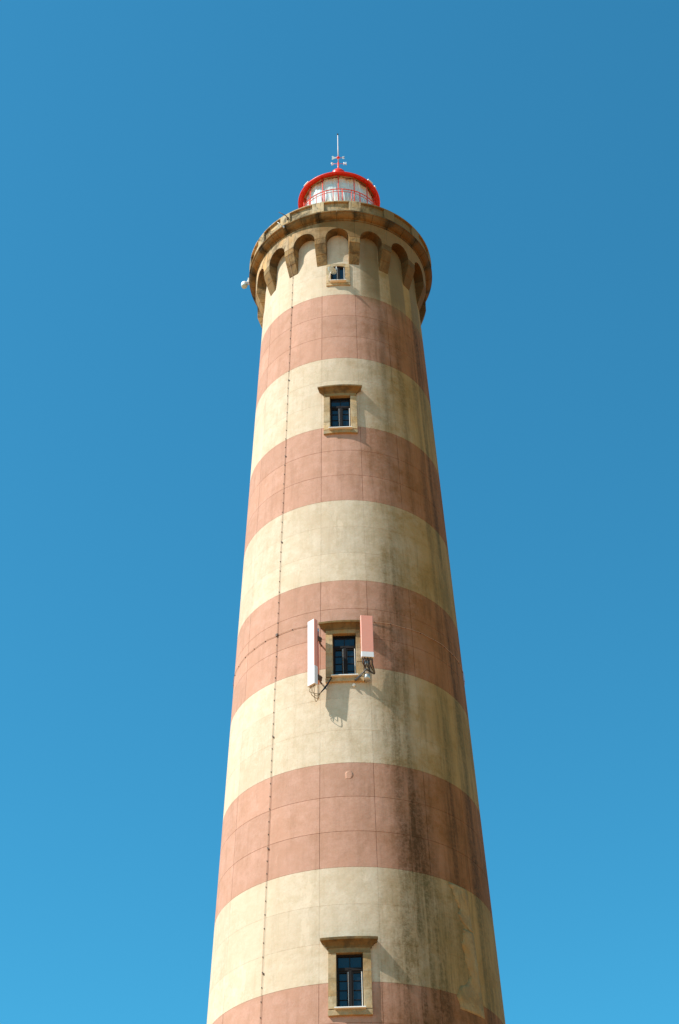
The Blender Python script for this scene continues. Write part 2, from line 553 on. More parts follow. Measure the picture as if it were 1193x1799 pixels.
rest = MB()
cols = [PH0 + STEP / 2 + STEP * i for i in range(-8, 8)]
npan = 0
for (zb, zt, pink) in ROWS:
    base = None
    for ac in cols:
        if zb < 17.2 or abs(ac + 1) > 100 or zt - zb < .3:
            panel_mesh(rest, ac, (zb, zt), 1 if pink else 0, GAP=.006 if pink else .0025)
            continue
        hole = hole_for(ac - STEP / 2, ac + STEP / 2, zb, zt)
        npan += 1
        if hole is None and base is not None:
            copy(base[0], LH, ac - base[1])
            continue
        if hole and hole[2] <= zb + .02 and hole[3] >= zt - .02:      # opening cuts the panel in two
            for side_, aa in ((-1, hole[0]), (1, hole[1])):
                mb, nr = MB(), []
                panel_mesh(mb, ac, (zb, zt), 0, None, nr, GAP=.006 if pink else .0025, cut=(side_, aa))
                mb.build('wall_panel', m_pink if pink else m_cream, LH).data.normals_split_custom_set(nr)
            continue
        mb, nr = MB(), []
        panel_mesh(mb, ac, (zb, zt), 0, hole, nr, GAP=.006 if pink else .0025)
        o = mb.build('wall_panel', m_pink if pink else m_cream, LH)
        o.data.normals_split_custom_set(nr)
        if hole is None:
            base = (o, ac)
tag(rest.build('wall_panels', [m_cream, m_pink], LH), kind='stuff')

# core of the shaft seen at the bottom of the joints, pierced behind the windows
core = MB()
zs = sorted(set([r[0] for r in ROWS] + [r[1] for r in ROWS] + [w['z0'] - .04 for w in WINS] + [w['z1'] + .04 for w in WINS]))
for i in range(len(zs) - 1):
    zm = (zs[i] + zs[i + 1]) / 2
    pk = [p for (b, t, p) in ROWS if b < zm < t]
    h = hole_for(-30, 30, zm - .001, zm + .001)
    As = [-180 + 3.75 * j for j in range(97)]
    if h:
        As = sorted([a for a in As if abs(a - h[0]) > .6 and abs(a - h[1]) > .6] + [h[0], h[1]])
    for j in range(len(As) - 1):
        if h and h[0] < (As[j] + As[j + 1]) / 2 < h[1]:
            continue
        core.quad(*[pol(a, rs(z) - (.009 if pk and pk[0] else .004), z) for a, z in ((As[j], zs[i]), (As[j + 1], zs[i]), (As[j + 1], zs[i + 1]), (As[j], zs[i + 1]))], True, 1 if pk and pk[0] else 0)
core.build('shaft_core', [m_cream_g, m_pink_g], LH)

# ------------------------------------------------------------------ plaster repairs
def patch(name, outline, e, mat, label=None):
    """irregular skin of plaster on the shaft; outline = rows of (z, left angle, right angle)"""
    mb = MB()
    nn = 4
    fine_ = []
    for i in range(len(outline) - 1):
        for t in range(4):
            fine_.append([outline[i][q] + (outline[i + 1][q] - outline[i][q]) * t / 4 for q in range(3)])
            if e > .003:
                fine_[-1][1] += random.uniform(-.55, .55)
                fine_[-1][2] += random.uniform(-.18, .18)
    outline = fine_ + [list(outline[-1])]
    for i in range(len(outline) - 1):
        (za, la, ra), (zb_, lb, rb) = outline[i], outline[i + 1]
        for j in range(nn):
            A = [la + (ra - la) * j / nn, la + (ra - la) * (j + 1) / nn, lb + (rb - lb) * (j + 1) / nn, lb + (rb - lb) * j / nn]
            mb.quad(*[pol(a, rs(z) + e, z) for a, z in zip(A, (za, za, zb_, zb_))], True)
        mb.quad(pol(la, rs(za) - .005, za), pol(la, rs(za) + e, za), pol(lb, rs(zb_) + e, zb_), pol(lb, rs(zb_) - .005, zb_))
        mb.quad(pol(ra, rs(za) + e, za), pol(ra, rs(za) - .005, za), pol(rb, rs(zb_) - .005, zb_), pol(rb, rs(zb_) + e, zb_))
    for (z, l, r), s in ((outline[0], 1), (outline[-1], -1)):
        for j in range(nn):
            a, b = l + (r - l) * j / nn, l + (r - l) * (j + 1) / nn
            mb.quad(pol(a, rs(z) - .005, z), pol(b, rs(z) - .005, z), pol(b, rs(z) + e, z), pol(a, rs(z) + e, z))
    o = mb.build(name, mat, LH, recalc=True)
    if label:
        o['label'] = label
    return o


m_patch = stone('repair_plaster', (.385, .255, .112), (.20, .13, .055), .6, weather=0.0)
rowsA = [(19.75, 41.0, 54.9), (20.1, 40.2, 54.6), (20.45, 42.0, 54.3), (20.6, 46.0, 54.2), (20.9, 48.5, 54.0), (21.15, 46.8, 53.8), (21.45, 45.6, 53.6), (21.8, 45.2, 53.4), (22.1, 45.8, 53.2), (22.3, 47.0, 52.6)]
rowsB = [(22.33, 50.5, 52.8), (22.5, 46.6, 52.4), (22.7, 44.2, 52.2), (22.85, 45.8, 52.2), (23.05, 44.6, 52.1), (23.3, 42.6, 52.0), (23.5, 41.4, 51.8), (23.63, 40.8, 51.4)]
patch('plaster_patch', rowsA, .004, m_patch, 'tan plaster repair with a ragged left edge')
patch('plaster_patch', rowsB, .0035, m_patch, 'upper tan plaster repair under the pink band')
patch('plaster_patch', [(26.60, -2.1, -.4), (26.63, -2.2, .6), (26.71, -2.25, 1.1), (26.79, -2.3, .95), (26.85, -1.7, .4), (26.87, -.7, .1)],   .002, m_pink, 'small raised pink repair')


# ------------------------------------------------------------------ windows
def window(w):
    z0, z1, wd = w['z0'], w['z1'], w['w']
    top = w.get('top')
    zc = (z0 + z1) / 2
    hang = lambda x, z: math.degrees(x / rs(z))          # metres to degrees
    es = .045 if top else .085                            # how far the dressings stand proud
    # local frame of the timber
    rr = rs(zc)
    Nrm, T, Z = pol(WC, 1, 0), Vector((cos(rad(WC)), sin(rad(WC)), 0)), Vector((0, 0, 1))
    dep = rr - (.06 if top else .13)
    ctr = lambda x, z, d=0.0: Nrm * (dep + d) + T * x + Z * z
    fr = MB()
    b = .052
    hw = wd / 2 + .01
    for s in (-1, 1):
        fr.box(ctr(s * (hw - b / 2), zc), b / 2, .045, (z1 - z0) / 2, (T, Nrm, Z))
    fr.box(ctr(0, z0 + b / 2, -.002), hw, .045, b / 2, (T, Nrm, Z))
    fr.box(ctr(0, z1 - b / 2, -.002), hw, .045, b / 2, (T, Nrm, Z))
    zt = z1 if top else z0 + (z1 - z0) * .735
    if not top:
        fr.box(ctr(0, zt, .004), hw, .05, .045, (T, Nrm, Z))
    fr.box(ctr(0, (z0 + zt) / 2, .004), .052 if not top else .03, .05, (zt - z0) / 2, (T, Nrm, Z))
    F = fr.build('window', m_frame, LH, bevel=.006)
    # casement stiles and glazing bars
    for s in (-1, 1):
        st = MB()
        x0, x1 = (.052, hw - b) if not top else (.03, hw - b)
        for x in (x0 + .018, x1 - .018):
            st.box(ctr(s * x, (z0 + zt) / 2, .012), .018, .03, (zt - z0) / 2 - b * .9, (T, Nrm, Z))
        st.box(ctr(s * (x0 + x1) / 2, z0 + b + .03, .010), (x1 - x0) / 2, .026, .03, (T, Nrm, Z))
        st.box(ctr(s * (x0 + x1) / 2, zt - b - .02, .010), (x1 - x0) / 2, .026, .025, (T, Nrm, Z))
        nb = 1 if top else 4
        za, zb_ = z0 + b, zt - b
        for i in range(1, nb):
            st.box(ctr(s * (x0 + x1) / 2, za + (zb_ - za) * i / nb, .002), (x1 - x0) / 2 - .02, .012, .009, (T, Nrm, Z))
        st.build('casement', m_frame, F)
        for i in range(nb):
            p = MB()
            p.box(ctr(s * (x0 + x1) / 2, za + (zb_ - za) * (i + .5) / nb, -.012), (x1 - x0) / 2 - .01, .004, (zb_ - za) / nb / 2 - .002, (T, Nrm, Z))
            o = p.build('pane', m_glass, F)
        # pale strip on each leaf, a painted highlight of the sunlit frame edge
        st = MB()
        st.box(ctr((s * x0 + .010) if s < 0 else s * x1 - .004, (z0 + zt) / 2 - .02, .047), .010, .006, (zt - z0) / 2 - b * 1.1, (T, Nrm, Z))
        st.build('sunlit_edge', m_white, F)
        if not top:
            p = MB()
            p.box(ctr(s * (hw - b) / 2, (zt + z1) / 2, -.012), (hw - b) / 2 - .012, .004, (z1 - zt) / 2 - .05, (T, Nrm, Z))
            p.build('pane', m_glass, F)
    if not top:
        st = MB()
        st.box(ctr(0, (zt + z1) / 2, .0), .012, .03, (z1 - zt) / 2 - .05, (T, Nrm, Z))
        st.build('glazing_bar', m_frame, F)
    # dark room behind
    rm = MB()
    rm.box(ctr(0, zc, -.30), hw + .02, .22, (z1 - z0) / 2 + .02, (T, Nrm, Z))
    rm.build('reveal', m_dark, F)
    # sill strip
    sl = MB()
    sl.box(Nrm * (rs(z0) + .02) + T * 0 + Z * (z0 - .005), hw + (.045 if not top else .03), .15, .017, (T, Nrm, Z))
    sl.build('sill', m_white, F, bevel=.004)
    # stone dressings
    sw = .215 if not top else .17
    zb0 = z0 - (.19 if not top else .17)
    ha0, ha1 = hang(wd / 2, zc), hang(wd / 2 + sw, zc)
    mat = m_wstone
    js = [z0, z0 + (z1 - z0) * .28, z0 + (z1 - z0) * .60, z1] if not top else [z0, z0 + (z1 - z0) * .52, z1 - .10]
    for s in (-1, 1):
        jj = [js[0]] + [z + (.09 * s if not top else 0) for z in js[1:-1]] + [js[-1]]
        for i in range(len(jj) - 1):
            m = MB()
            a = sorted((WC + s * ha0, WC + s * ha1))
            cblock(m, a[0], a[1], jj[i] + .0015, jj[i + 1] - .0015, -.22, es + random.uniform(-.006, .006), n=2, smooth=False)
            m.build('jamb_stone', mat, F, bevel=.003)
    m = MB()
    cblock(m, WC - ha1 - .1, WC + ha1 + .1, zb0, z0 - .024, -.22, es, n=4, smooth=False)
    m.build('sill_stone', mat, F, bevel=.008)
    if top:
        # segmental arched head
        m = MB()
        n = 10
        zs_, rise, zt_ = z1 - .10, .10, z1 + .13
        for e, flip in ((es, False), (-.2, True)):
            for i in range(n):
                A = [WC - ha0 + 2 * ha0 * (i + t) / n for t in (0, 1)]
                L = [zs_ + rise * math.sqrt(max(0, 1 - ((a - WC) / ha0) ** 2)) for a in A]
                m.quad(*[pol(a, rs(z) + e, z) for a, z in ((A[0], L[0]), (A[1], L[1]), (A[1], zt_), (A[0], zt_))], True)
        for i in range(n):
            A = [WC - ha0 + 2 * ha0 * (i + t) / n for t in (0, 1)]
            L = [zs_ + rise * math.sqrt(max(0, 1 - ((a - WC) / ha0) ** 2)) for a in A]
            m.quad(pol(A[0], rs(L[0]) - .2, L[0]), pol(A[1], rs(L[1]) - .2, L[1]), pol(A[1], rs(L[1]) + es, L[1]), pol(A[0], rs(L[0]) + es, L[0]))
            m.quad(pol(A[0], rs(zt_) + es, zt_), pol(A[1], rs(zt_) + es, zt_), pol(A[1], rs(zt_) - .2, zt_), pol(A[0], rs(zt_) - .2, zt_))
        m.build('lintel', mat, F)
        for s in (-1, 1):
            m = MB()
            a = sorted((WC + s * ha0, WC + s * ha1))
            cblock(m, a[0], a[1], zs_ + .003, zt_, -.2, es, n=2, smooth=False)
            m.build('lintel_stone', mat, F, bevel=.006)
        return F
    zl = z1 + .20
    m = MB()
    cblock(m, WC - ha1, WC + ha1, z1 + .002, zl, -.22, es + .006, n=5, smooth=False)
    m.build('lintel', m_lintel, F, bevel=.006)
    # projecting hood with mitred returns
    prof = [(es + .02, zl - .05), (es + .035, zl), (.15, zl + .035), (.215, zl + .10), (.275, zl + .13), (.275, zl + .195), (.255, zl + .215), (-.03, zl + .25)]
    m = MB()
    n = 6
    P = []
    for e, z in prof:
        hwid = wd / 2 + sw + max(e - es, 0) + .02
        A = hang(hwid, zc) * rs(zc) / (rs(zc) + e * .5)
        P.append([pol(WC - A + 2 * A * i / n, rs(z) + e, z) for i in range(n + 1)] + [(A, e, z)])
    for k_ in range(len(prof) - 1):
        for i in range(n):
            m.quad(P[k_][i], P[k_][i + 1], P[k_ + 1][i + 1], P[k_ + 1][i])
        for s in (-1, 1):
            Aa, ea, za = P[k_][-1]
            Ab, eb, zb_ = P[k_ + 1][-1]
            if eb < 0:
                Ab, eb = Aa, Aa and eb
            q = [pol(WC + s * Aa, rs(za) - .03, za), pol(WC + s * Aa, rs(za) + ea, za), pol(WC + s * Ab, rs(zb_) + eb, zb_), pol(WC + s * Ab, rs(zb_) - .03, zb_)]
            m.quad(*(q if s < 0 else q[::-1]))
    m.face([m.vert(p) for p in P[0][:-1]] + [m.vert(pol(WC + P[0][-1][0], rs(prof[0][1]) - .03, prof[0][1])), m.vert(pol(WC - P[0][-1][0], rs(prof[0][1]) - .03, prof[0][1]))])
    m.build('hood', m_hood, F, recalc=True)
    return F


for w in WINS:
    window(w)

# ------------------------------------------------------------------ gallery: corbels, arcade, cornice, parapet
RA, RP = 3.50, 3.79
ZC0, ZK, ZSP, ZAT = 50.0, 50.93, 51.25, 52.14
HP = 3.7                                       # half angle of a pier
flat = lambda r: (lambda z: r)


def rcorb(z):
    return RA if z >= ZK else rs(ZC0) + .01 + (RA - rs(ZC0) - .01) * ((z - ZC0) / (ZK - ZC0)) ** .92


cz = [ZC0, 50.46, ZK, ZSP]
bases = []
for i in range(3):
    m = MB()
    za, zb_ = cz[i] + (.004 if i else 0), cz[i + 1] - .004
    sub = 3 if i < 2 else 1
    for j in range(sub):
        pass
    pr = [(3.05, za)] + [(rcorb(za + (zb_ - za) * j / sub), za + (zb_ - za) * j / sub) for j in range(sub + 1)] + [(3.05, zb_)]
    sweep(m, pr, -HP, HP, 2)
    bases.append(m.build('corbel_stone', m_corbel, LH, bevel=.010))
arch = []
for s in (-1, 1):
    m = MB()
    n = 12
    aw = STEP / 2
    ga = .06
    # arch half: from the pier centre to the crown
    pts = []
    ar = aw - HP
    for i in range(n + 1):
        t = pi / 2 * i / n
        pts.append((aw - (aw - HP) + ar * (1 - cos(t)), ZSP + .47 * sin(t)))     # from pier edge to crown
    pts = [(ga, ZSP), (HP, ZSP)] + pts[1:-1] + [(aw - ga, pts[-1][1])]
    ri = 3.06
    for i in range(len(pts) - 1):
        (a, za), (b, zb_) = pts[i], pts[i + 1]
        o = [pol(s * a, RA, za), pol(s * b, RA, zb_), pol(s * b, RA, ZAT), pol(s * a, RA, ZAT)]
        m.quad(*(o if s > 0 else o[::-1]), True)
        u = [pol(s * a, ri, za), pol(s * b, ri, zb_), pol(s * b, RA, zb_), pol(s * a, RA, za)]
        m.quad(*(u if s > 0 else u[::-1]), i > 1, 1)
        t_ = [pol(s * a, RA, ZAT), pol(s * b, RA, ZAT), pol(s * b, ri, ZAT), pol(s * a, ri, ZAT)]
        m.quad(*(t_ if s > 0 else t_[::-1]))
    for a, z in ((ga, ZSP), (aw - ga, pts[-1][1])):
        m.quad(pol(s * a, ri, z), pol(s * a, RA, z), pol(s * a, RA, ZAT), pol(s * a, ri, ZAT))
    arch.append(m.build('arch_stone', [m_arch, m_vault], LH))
# cornice stones (two to a bay), parapet piers and sunk panels
corn = MB()
ga = .10
sweep(corn, [(3.0, 52.145), (3.53, 52.145), (3.54, 52.20), (3.60, 52.215), (3.66, 52.25), (3.72, 52.31), (3.755, 52.38), (RP, 52.395), (RP, 52.46), (3.0, 52.46)], ga, 11.25 - ga, 4)
corn = corn.build('cornice_stone', m_cornice, LH, bevel=.006)
pier = MB()
sweep(pier, [(3.45, 52.465), (RP - .006, 52.465), (RP - .006, 53.03), (RP - .03, 53.05), (3.45, 53.06)], -3.65, 3.65, 3)
pier = pier.build('parapet_pier', m_parapet, LH, bevel=.012)
pan = MB()
sweep(pan, [(3.47, 52.465), (RP - .095, 52.465), (RP - .095, 52.965), (3.47, 52.965)], 3.68, 11.22, 3)
pan = pan.build('parapet_panel', m_parapet, LH, bevel=.005)
cop = MB()
sweep(cop, [(3.46, 52.970), (RP - .002, 52.970), (RP - .004, 53.028), (RP - .03, 53.045), (3.46, 53.055)], 3.68, STEP - 3.68, 5)
cop = cop.build('coping_stone', m_parapet, LH, bevel=.006)
first = True
for i in range(16):
    rot = PH0 + STEP * i
    if i == 0:
        for o in bases + arch + [corn, pier, pan, cop]:
            o.rotation_euler = (0, 0, rad(rot))
        copy(corn, LH, rot + 11.25)
        copy(pan, LH, rot + 7.54)
        continue
    for o in bases + arch + [corn, pier, pan, cop]:
        copy(o, LH, rot)
    copy(corn, LH, rot + 11.25)
    copy(pan, LH, rot + 7.54)
fl = MB()
fl.lathe([(1.4, 52.44), (3.46, 52.44), (3.46, 52.52), (1.4, 52.52)], 64, smooth=False)
fl.build('gallery_floor', m_cornice, LH)
dr = MB()
dr.lathe([(1.58, 52.5), (1.58, 55.12), (1.66, 55.14), (1.80, 55.14), (1.80, 55.24), (1.40, 55.24)], 64, smooth=False)
dr.build('lantern_base', m_white, LH)

# ------------------------------------------------------------------ lantern
NP, RG, ZG0, ZG1 = 14, 1.54, 55.24, 57.26
for i in range(NP):
    a0, a1 = 360 / NP * i - .6, 360 / NP * (i + 1) - .6
    am = (a0 + a1) / 2
    T, Nn = Vector((cos(rad(am)), sin(rad(am)), 0)), pol(am, 1, 0)
    half = RG * sin(pi / NP)
    ap = RG * cos(pi / NP)
    p = MB()
    p.box(Nn * (ap - .02) + Vector((0, 0, (ZG0 + ZG1) / 2)), half - .02, .006, (ZG1 - ZG0) / 2 - .03, (T, Nn, Vector((0, 0, 1))))
    p.build('lantern_pane', m_lglass, LH)
    p = MB()
    p.tube([pol(a0, RG, ZG0), pol(a0, RG, ZG1 + .02)], .024, 8)
    p.build('lantern_mullion', m_redrail, LH)
    p = MB()
    p.box(Nn * (ap - .01) + Vector((0, 0, ZG1 - .02)), half, .018, .022, (T, Nn, Vector((0, 0, 1))))
    p.build('lantern_transom', m_wstone, LH)
cu = MB()


def drape(u, v):
    a = u * 2 * pi
    z = ZG0 + .02 + (ZG1 - ZG0 - .05) * v
    rip = .045 * sin(a * 42 + 1.4 * sin(a * 5)) * (1 - .35 * v) + .05 * sin(a * 9 + 3 * v) + .035 * sin(a * 23 + 5 * v)
    swag = .06 * sin(7 * v + a * 14)
    r = 1.43 + rip * .28 + swag * .5 + .012 * sin(a * 61 + 9 * v)
    return Vector((r * sin(a), -r * cos(a), z))


cu.grid(drape, 360, 14, True, closed=True)
CT = thing('curtain', 'white pleated curtain drawn round behind the lantern glass', 'curtain')
cu.build('cloth', m_curtain, CT)
rl = MB()
rl.lathe([(1.41, ZG1 - .05), (1.43, ZG1 - .05), (1.43, ZG1 - .03), (1.41, ZG1 - .03), (1.41, ZG1 - .05)], 64)
rl.build('curtain_rail', m_steel, CT)
rf = MB()
RE = 1.775
rf.lathe([(1.30, ZG1 + .02), (1.56, ZG1 + .01), (1.60, ZG1 - .01), (RE - .05, ZG1 - .085), (RE - .015, ZG1 - .08), (RE, ZG1 - .06), (RE, ZG1 - .03), (RE - .03, ZG1 - .005)], 96)
ZG1 -= .08
rf.lathe([(RE - .03, ZG1 + .075), (RE - .055, ZG1 + .10), (1.66, ZG1 + .17), (1.56, ZG1 + .26), (1.38, ZG1 + .42), (1.05, ZG1 + .68), (.7, ZG1 + .93), (.32, ZG1 + 1.18), (.22, ZG1 + 1.28), (.18, ZG1 + 1.6)], 96)
RF = rf.build('lantern_roof', m_roof, LH)
for i in range(NP):
    a0 = 360 / NP * i - .6
    s = MB()
    s.tube([pol(a0, 1.66, ZG1 + .175), pol(a0, 1.56, ZG1 + .265), pol(a0, 1.38, ZG1 + .425), pol(a0, 1.05, ZG1 + .685), pol(a0, .35, ZG1 + 1.165)], .016, 6)
    s.build('roof_seam', m_roof, RF)
v = MB()
v.lathe([(.16, 58.70)] + [(.33 * cos(rad(t)), 59.07 + .33 * sin(rad(t))) for t in range(-60, 91, 10)], 32)
v.build('ventilator', m_roof, RF)
for a, l in ((-52, .32), (50, .30), (62, .12)):  # white tubes added as painted sky highlights along the dome edge
    s = MB()
    ll = math.degrees(l / 1.78)
    s.tube([pol(a - ll / 2 + ll * t / 6, 1.755, ZG1 + .115) for t in range(7)], .035, 6)
    s.build('roof_highlight', m_white, RF)
# red railing on the lantern gallery
RR = 1.73
ra_ = MB()
ra_.lathe([(RR + .022 * cos(t * pi / 4), 56.15 + .022 * sin(t * pi / 4)) for t in range(9)], 96)
RAIL = ra_.build('railing', m_redrail, LH)
r2 = MB()
r2.lathe([(RR - .03 + .014 * cos(t * pi / 4), 56.03 + .014 * sin(t * pi / 4)) for t in range(9)], 96)
r2.build('rail_shadow_line', m_redrail, RAIL)  # added thin ring drawing the cast shadow line of the top rail
for i in range(28):
    a0 = 360 / 28 * (i + .38)
    s = MB()
    s.tube([pol(a0, RR, 55.22), pol(a0, RR, 56.15)], .016 if i % 2 else .024, 6)
    s.build('baluster', m_redrail, RAIL)

# ------------------------------------------------------------------ weather vane
WV = thing('weather_vane', 'slim white mast with arrow vane and compass letters on the red roof', 'weather vane')
WV.location = (0.0, 0.0, 59.58)
zb0 = 59.58
loc = lambda x, y, z: Vector((x, y, z - zb0))
m = MB()
m.tube([loc(0, 0, 59.36), loc(0, 0, 59.95)], .040, 10)
m.build('mast_foot', m_redrail, WV)
m = MB()
m.tube([loc(0, 0, 59.95), loc(.0, 0, 60.9), loc(.0, 0, 61.90)], [.026, .022, .017], 10)
m.build('mast', m_mast, WV)
m = MB()
m.lathe([(0, -.05), (.03, -.04), (.035, 0), (.03, .04), (0, .05)], 12, loc(0, 0, 61.91))
m.build('mast_tip', m_dark, WV)
m = MB()
m.lathe([(.0, -.075), (.045, -.06), (.072, -.02), (.072, .02), (.045, .06), (0, .075)], 16, loc(0, 0, 60.29))
m.build('hub', m_red, WV)
m = MB()
m.tube([loc(-.10, 0, 60.29), loc(.27, 0, 60.29)], .012, 6)
m.build('vane_rod', m_redrail, WV)


def plate(pts, y0, th, name, mat):
    mm = MB()
    f = [mm.vert(Vector((x, y0 - th, z))) for x, z in pts]
    b_ = [mm.vert(Vector((x, y0 + th, z))) for x, z in pts]
    mm.face(f)
    mm.face(b_[::-1])
    k_ = len(pts)
    for i in range(k_):
        mm.face((f[i], f[(i + 1) % k_], b_[(i + 1) % k_], b_[i]))
    return mm.build(name, mat, WV, recalc=True)


zz = 60.29 - zb0
plate([(-.06, zz + .025), (-.17, zz + .06), (-.25, zz + .125), (-.29, zz + .10), (-.265, zz + .02), (-.265, zz - .02), (-.29, zz - .10), (-.25, zz - .125), (-.17, zz - .06), (-.06, zz - .025)], 0, .008, 'vane_tail', m_dishp)
plate([(.20, zz + .085), (.29, zz + .075), (.24, zz + .03), (.22, zz), (.24, zz - .03), (.29, zz - .075), (.20, zz - .085), (.17, zz - .02), (.17, zz + .02)], 0, .008, 'arrow_head', m_dishp)
m = MB()
m.tube([loc(-.24, 0, 59.88), loc(.24, 0, 59.88)], .012, 6)
m.tube([loc(0, -.22, 59.88), loc(0, .22, 59.88)], .012, 6)
m.build('compass_arm', m_redrail, WV)
zl = 59.88 - zb0


def letter(strokes, cx, name):
    mm = MB()
    for (x0, z0_), (x1, z1_) in strokes:
        mm.tube([Vector((cx + x0, 0, zl + z0_)), Vector((cx + x1, 0, zl + z1_))], .017, 6)
    return mm.build(name, m_white, WV)


letter([((-.05, -.085), (-.05, .085)), ((-.05, .085), (.05, -.085)), ((.05, -.085), (.05, .085))], .295, 'compass_letter')
letter([((.045, .07), (-.03, .075)), ((-.03, .075), (-.045, .03)), ((-.045, .03), (.04, -.02)), ((.04, -.02), (.035, -.065)), ((.035, -.065), (-.045, -.07))], -.275, 'compass_letter')

# ------------------------------------------------------------------ lamp and rods on the parapet
LP = thing('floodlight', 'white round floodlight bracketed to the outside of the stone gallery', 'floodlight')
LP.location = (-3.985, -.05, 52.25)
LP.scale = (.8, .8, .8)
m = MB()
m.lathe([(0, .19), (.06, .182), (.115, .15), (.155, .095), (.17, .03), (.165, -.05)], 24)
m.build('shell', m_lampw, LP)
m = MB()
m.lathe([(.150, -.045), (.168, -.05), (.160, -.12), (.13, -.18), (.0, -.20)], 24)
m.build('lens', m_dishp, LP)
m = MB()
m.tube([Vector((.10, 0, .10)), Vector((.16, 0, .24)), Vector((.21, 0, .42))], .030, 8)
m.tube([Vector((.12, 0, 0)), Vector((.26, .02, .05))], .035, 8)
m.box((.205, 0, .30), .03, .05, .16)
m.build('bracket', m_white, LP)
RD = thing('lightning_spike', 'longer dark metal spike leaning off the left gallery pier', 'lightning rod')
m = MB()
m.tube([pol(-33.0, 3.80, 52.72), pol(-33.2, 3.90, 52.78), pol(-36.0, 4.12, 52.92)], [.020, .018, .014], 6)
m.build('rod', m_rust, RD)
m = MB()
m.box(pol(-33.0, 3.79, 52.70), .04, .03, .06)
m.build('clamp', m_rust, RD)
RD = thing('lightning_spike', 'shorter pale metal spike at the foot of the left gallery pier', 'lightning rod')
m = MB()
m.tube([pol(-36.6, 3.76, 52.36), pol(-37.2, 3.86, 52.44), pol(-38.4, 3.98, 52.56)], [.016, .014, .012], 6)
m.build('rod', m_steel, RD)
m = MB()
m.box(pol(-36.4, 3.77, 52.37), .03, .03, .05)
m.build('clamp', m_steel, RD)

# ------------------------------------------------------------------ lightning conductor and ring cable
CB = thing('lightning_conductor', 'thin rusty lightning conductor clipped down the left of the tower', 'cable')
m = MB()
pts = []
z = 52.1
while z > 0.0:
    wob = .10 * sin(z * 1.7) * .35
    if z > ZK:
        r = RA + .025
    elif z > ZC0:
        r = rcorb(z) + .025
    else:
        r = rs(z) + .022
    pts.append(pol(-36.0 + wob * .6, r, z))
    z -= .35
m.tube(pts, .0055, 6)
m.build('wire', m_wire, CB)
m = MB()
z = 49.9
i = 0
while z > .5:
    a = -36.0 + .10 * sin(z * 1.7) * .2 + random.uniform(-.08, .08)
    Nn = pol(a, 1, 0)
    m.box(pol(a, rs(z) + .012, z), .011, .015, .014, (Vector((cos(rad(a)), sin(rad(a)), 0)), Nn, Vector((0, 0, 1))))
    if i % 9 == 4:
        m.box(pol(a + .55, rs(z) + .02, z - .05), .022, .018, .018, (Vector((cos(rad(a)), sin(rad(a)), 0)), Nn, Vector((0, 0, 1))))
    z -= .43 + random.uniform(-.03, .03)
    i += 1
tag(m.build('clips', m_wirew, CB), kind='stuff')
RC = thing('ring_cable', 'dark cable clipped level round the tower above the antenna window', 'cable')
m = MB()
m.tube([pol(a, rs(32.5) + .022, 32.5 + .012 * sin(a * .4) + .008 * sin(a * 1.3)) for a in range(-180, 181, 3)], .007, 6)
m.build('wire', m_wire, RC)
m = MB()
a = -178.0
while a < 178:
    Nn = pol(a, 1, 0)
    m.box(pol(a, rs(32.5) + .012, 32.5), .012, .015, .014, (Vector((cos(rad(a)), sin(rad(a)), 0)), Nn, Vector((0, 0, 1))))
    a += 8.3 + random.uniform(-.6, .6)
m.box(pol(-36, rs(32.5) + .02, 32.5), .035, .03, .045, (Vector((cos(rad(-36)), sin(rad(-36)), 0)), pol(-36, 1, 0), Vector((0, 0, 1))))
tag(m.build('clips', m_wirew, RC), kind='stuff')


# ------------------------------------------------------------------ antennas
def antenna(label, group, base, face, wd, dp, h, hw_white, front, pole_off, pole_z, pole_r):
    """panel antenna: base = bottom centre of the box; face = angle it looks towards"""
    T_ = thing('panel_antenna', label, 'antenna', group)
    T_.location = base
    Nf, Tf, Zf = pol(face, 1, 0), Vector((cos(rad(face)), sin(rad(face)), 0)), Vector((0, 0, 1))

    def shell(z0, z1, mats, name, sc=1.0):
        m = MB()
        w2, d2 = wd / 2 * sc, dp / 2 * sc
        ch = min(w2, d2) * .22
        out = [(-w2, -d2), (w2, -d2), (w2, d2 - ch), (w2 - ch, d2), (-w2 + ch, d2), (-w2, d2 - ch)]
        for i in range(6):
            (x0, y0), (x1, y1) = out[i], out[(i + 1) % 6]
            mi = 1 if i in (3, 4) else 0
            m.quad(*[Tf * x + Nf * y + Zf * zq for x, y, zq in ((x0, y0, z0), (x1, y1, z0), (x1, y1, z1), (x0, y0, z1))], mi=mi)
        for zq, rv in ((z0, True), (z1, False)):
            ids = [m.vert(Tf * x + Nf * y + Zf * zq) for x, y in out]
            m.face(ids[::-1] if rv else ids)
        return m.build(name, mats, T_)
    shell(hw_white, h, [m_radpink, front], 'radome')
    shell(0.0, hw_white - .003, [m_radome, m_radome if front is m_radpink else front], 'lower_cap', 1.02)
    m = MB()
    po = Nf * (-pole_off[0]) + Tf * pole_off[1]
    m.tube([po + Zf * pole_z[0], po + Zf * pole_z[1]], pole_r, 12)
    m.build('mast_pole', m_white, T_)
    m = MB()
    m.tube([po + Zf * (pole_z[0] + .52), po + Zf * (pole_z[1] - .12)], pole_r * 1.06, 12)
    m.build('pole_sleeve', m_radpink, T_)
    return T_, Nf, Tf, Zf, po


def wall_r(p):
    return math.hypot(p.x, p.y)


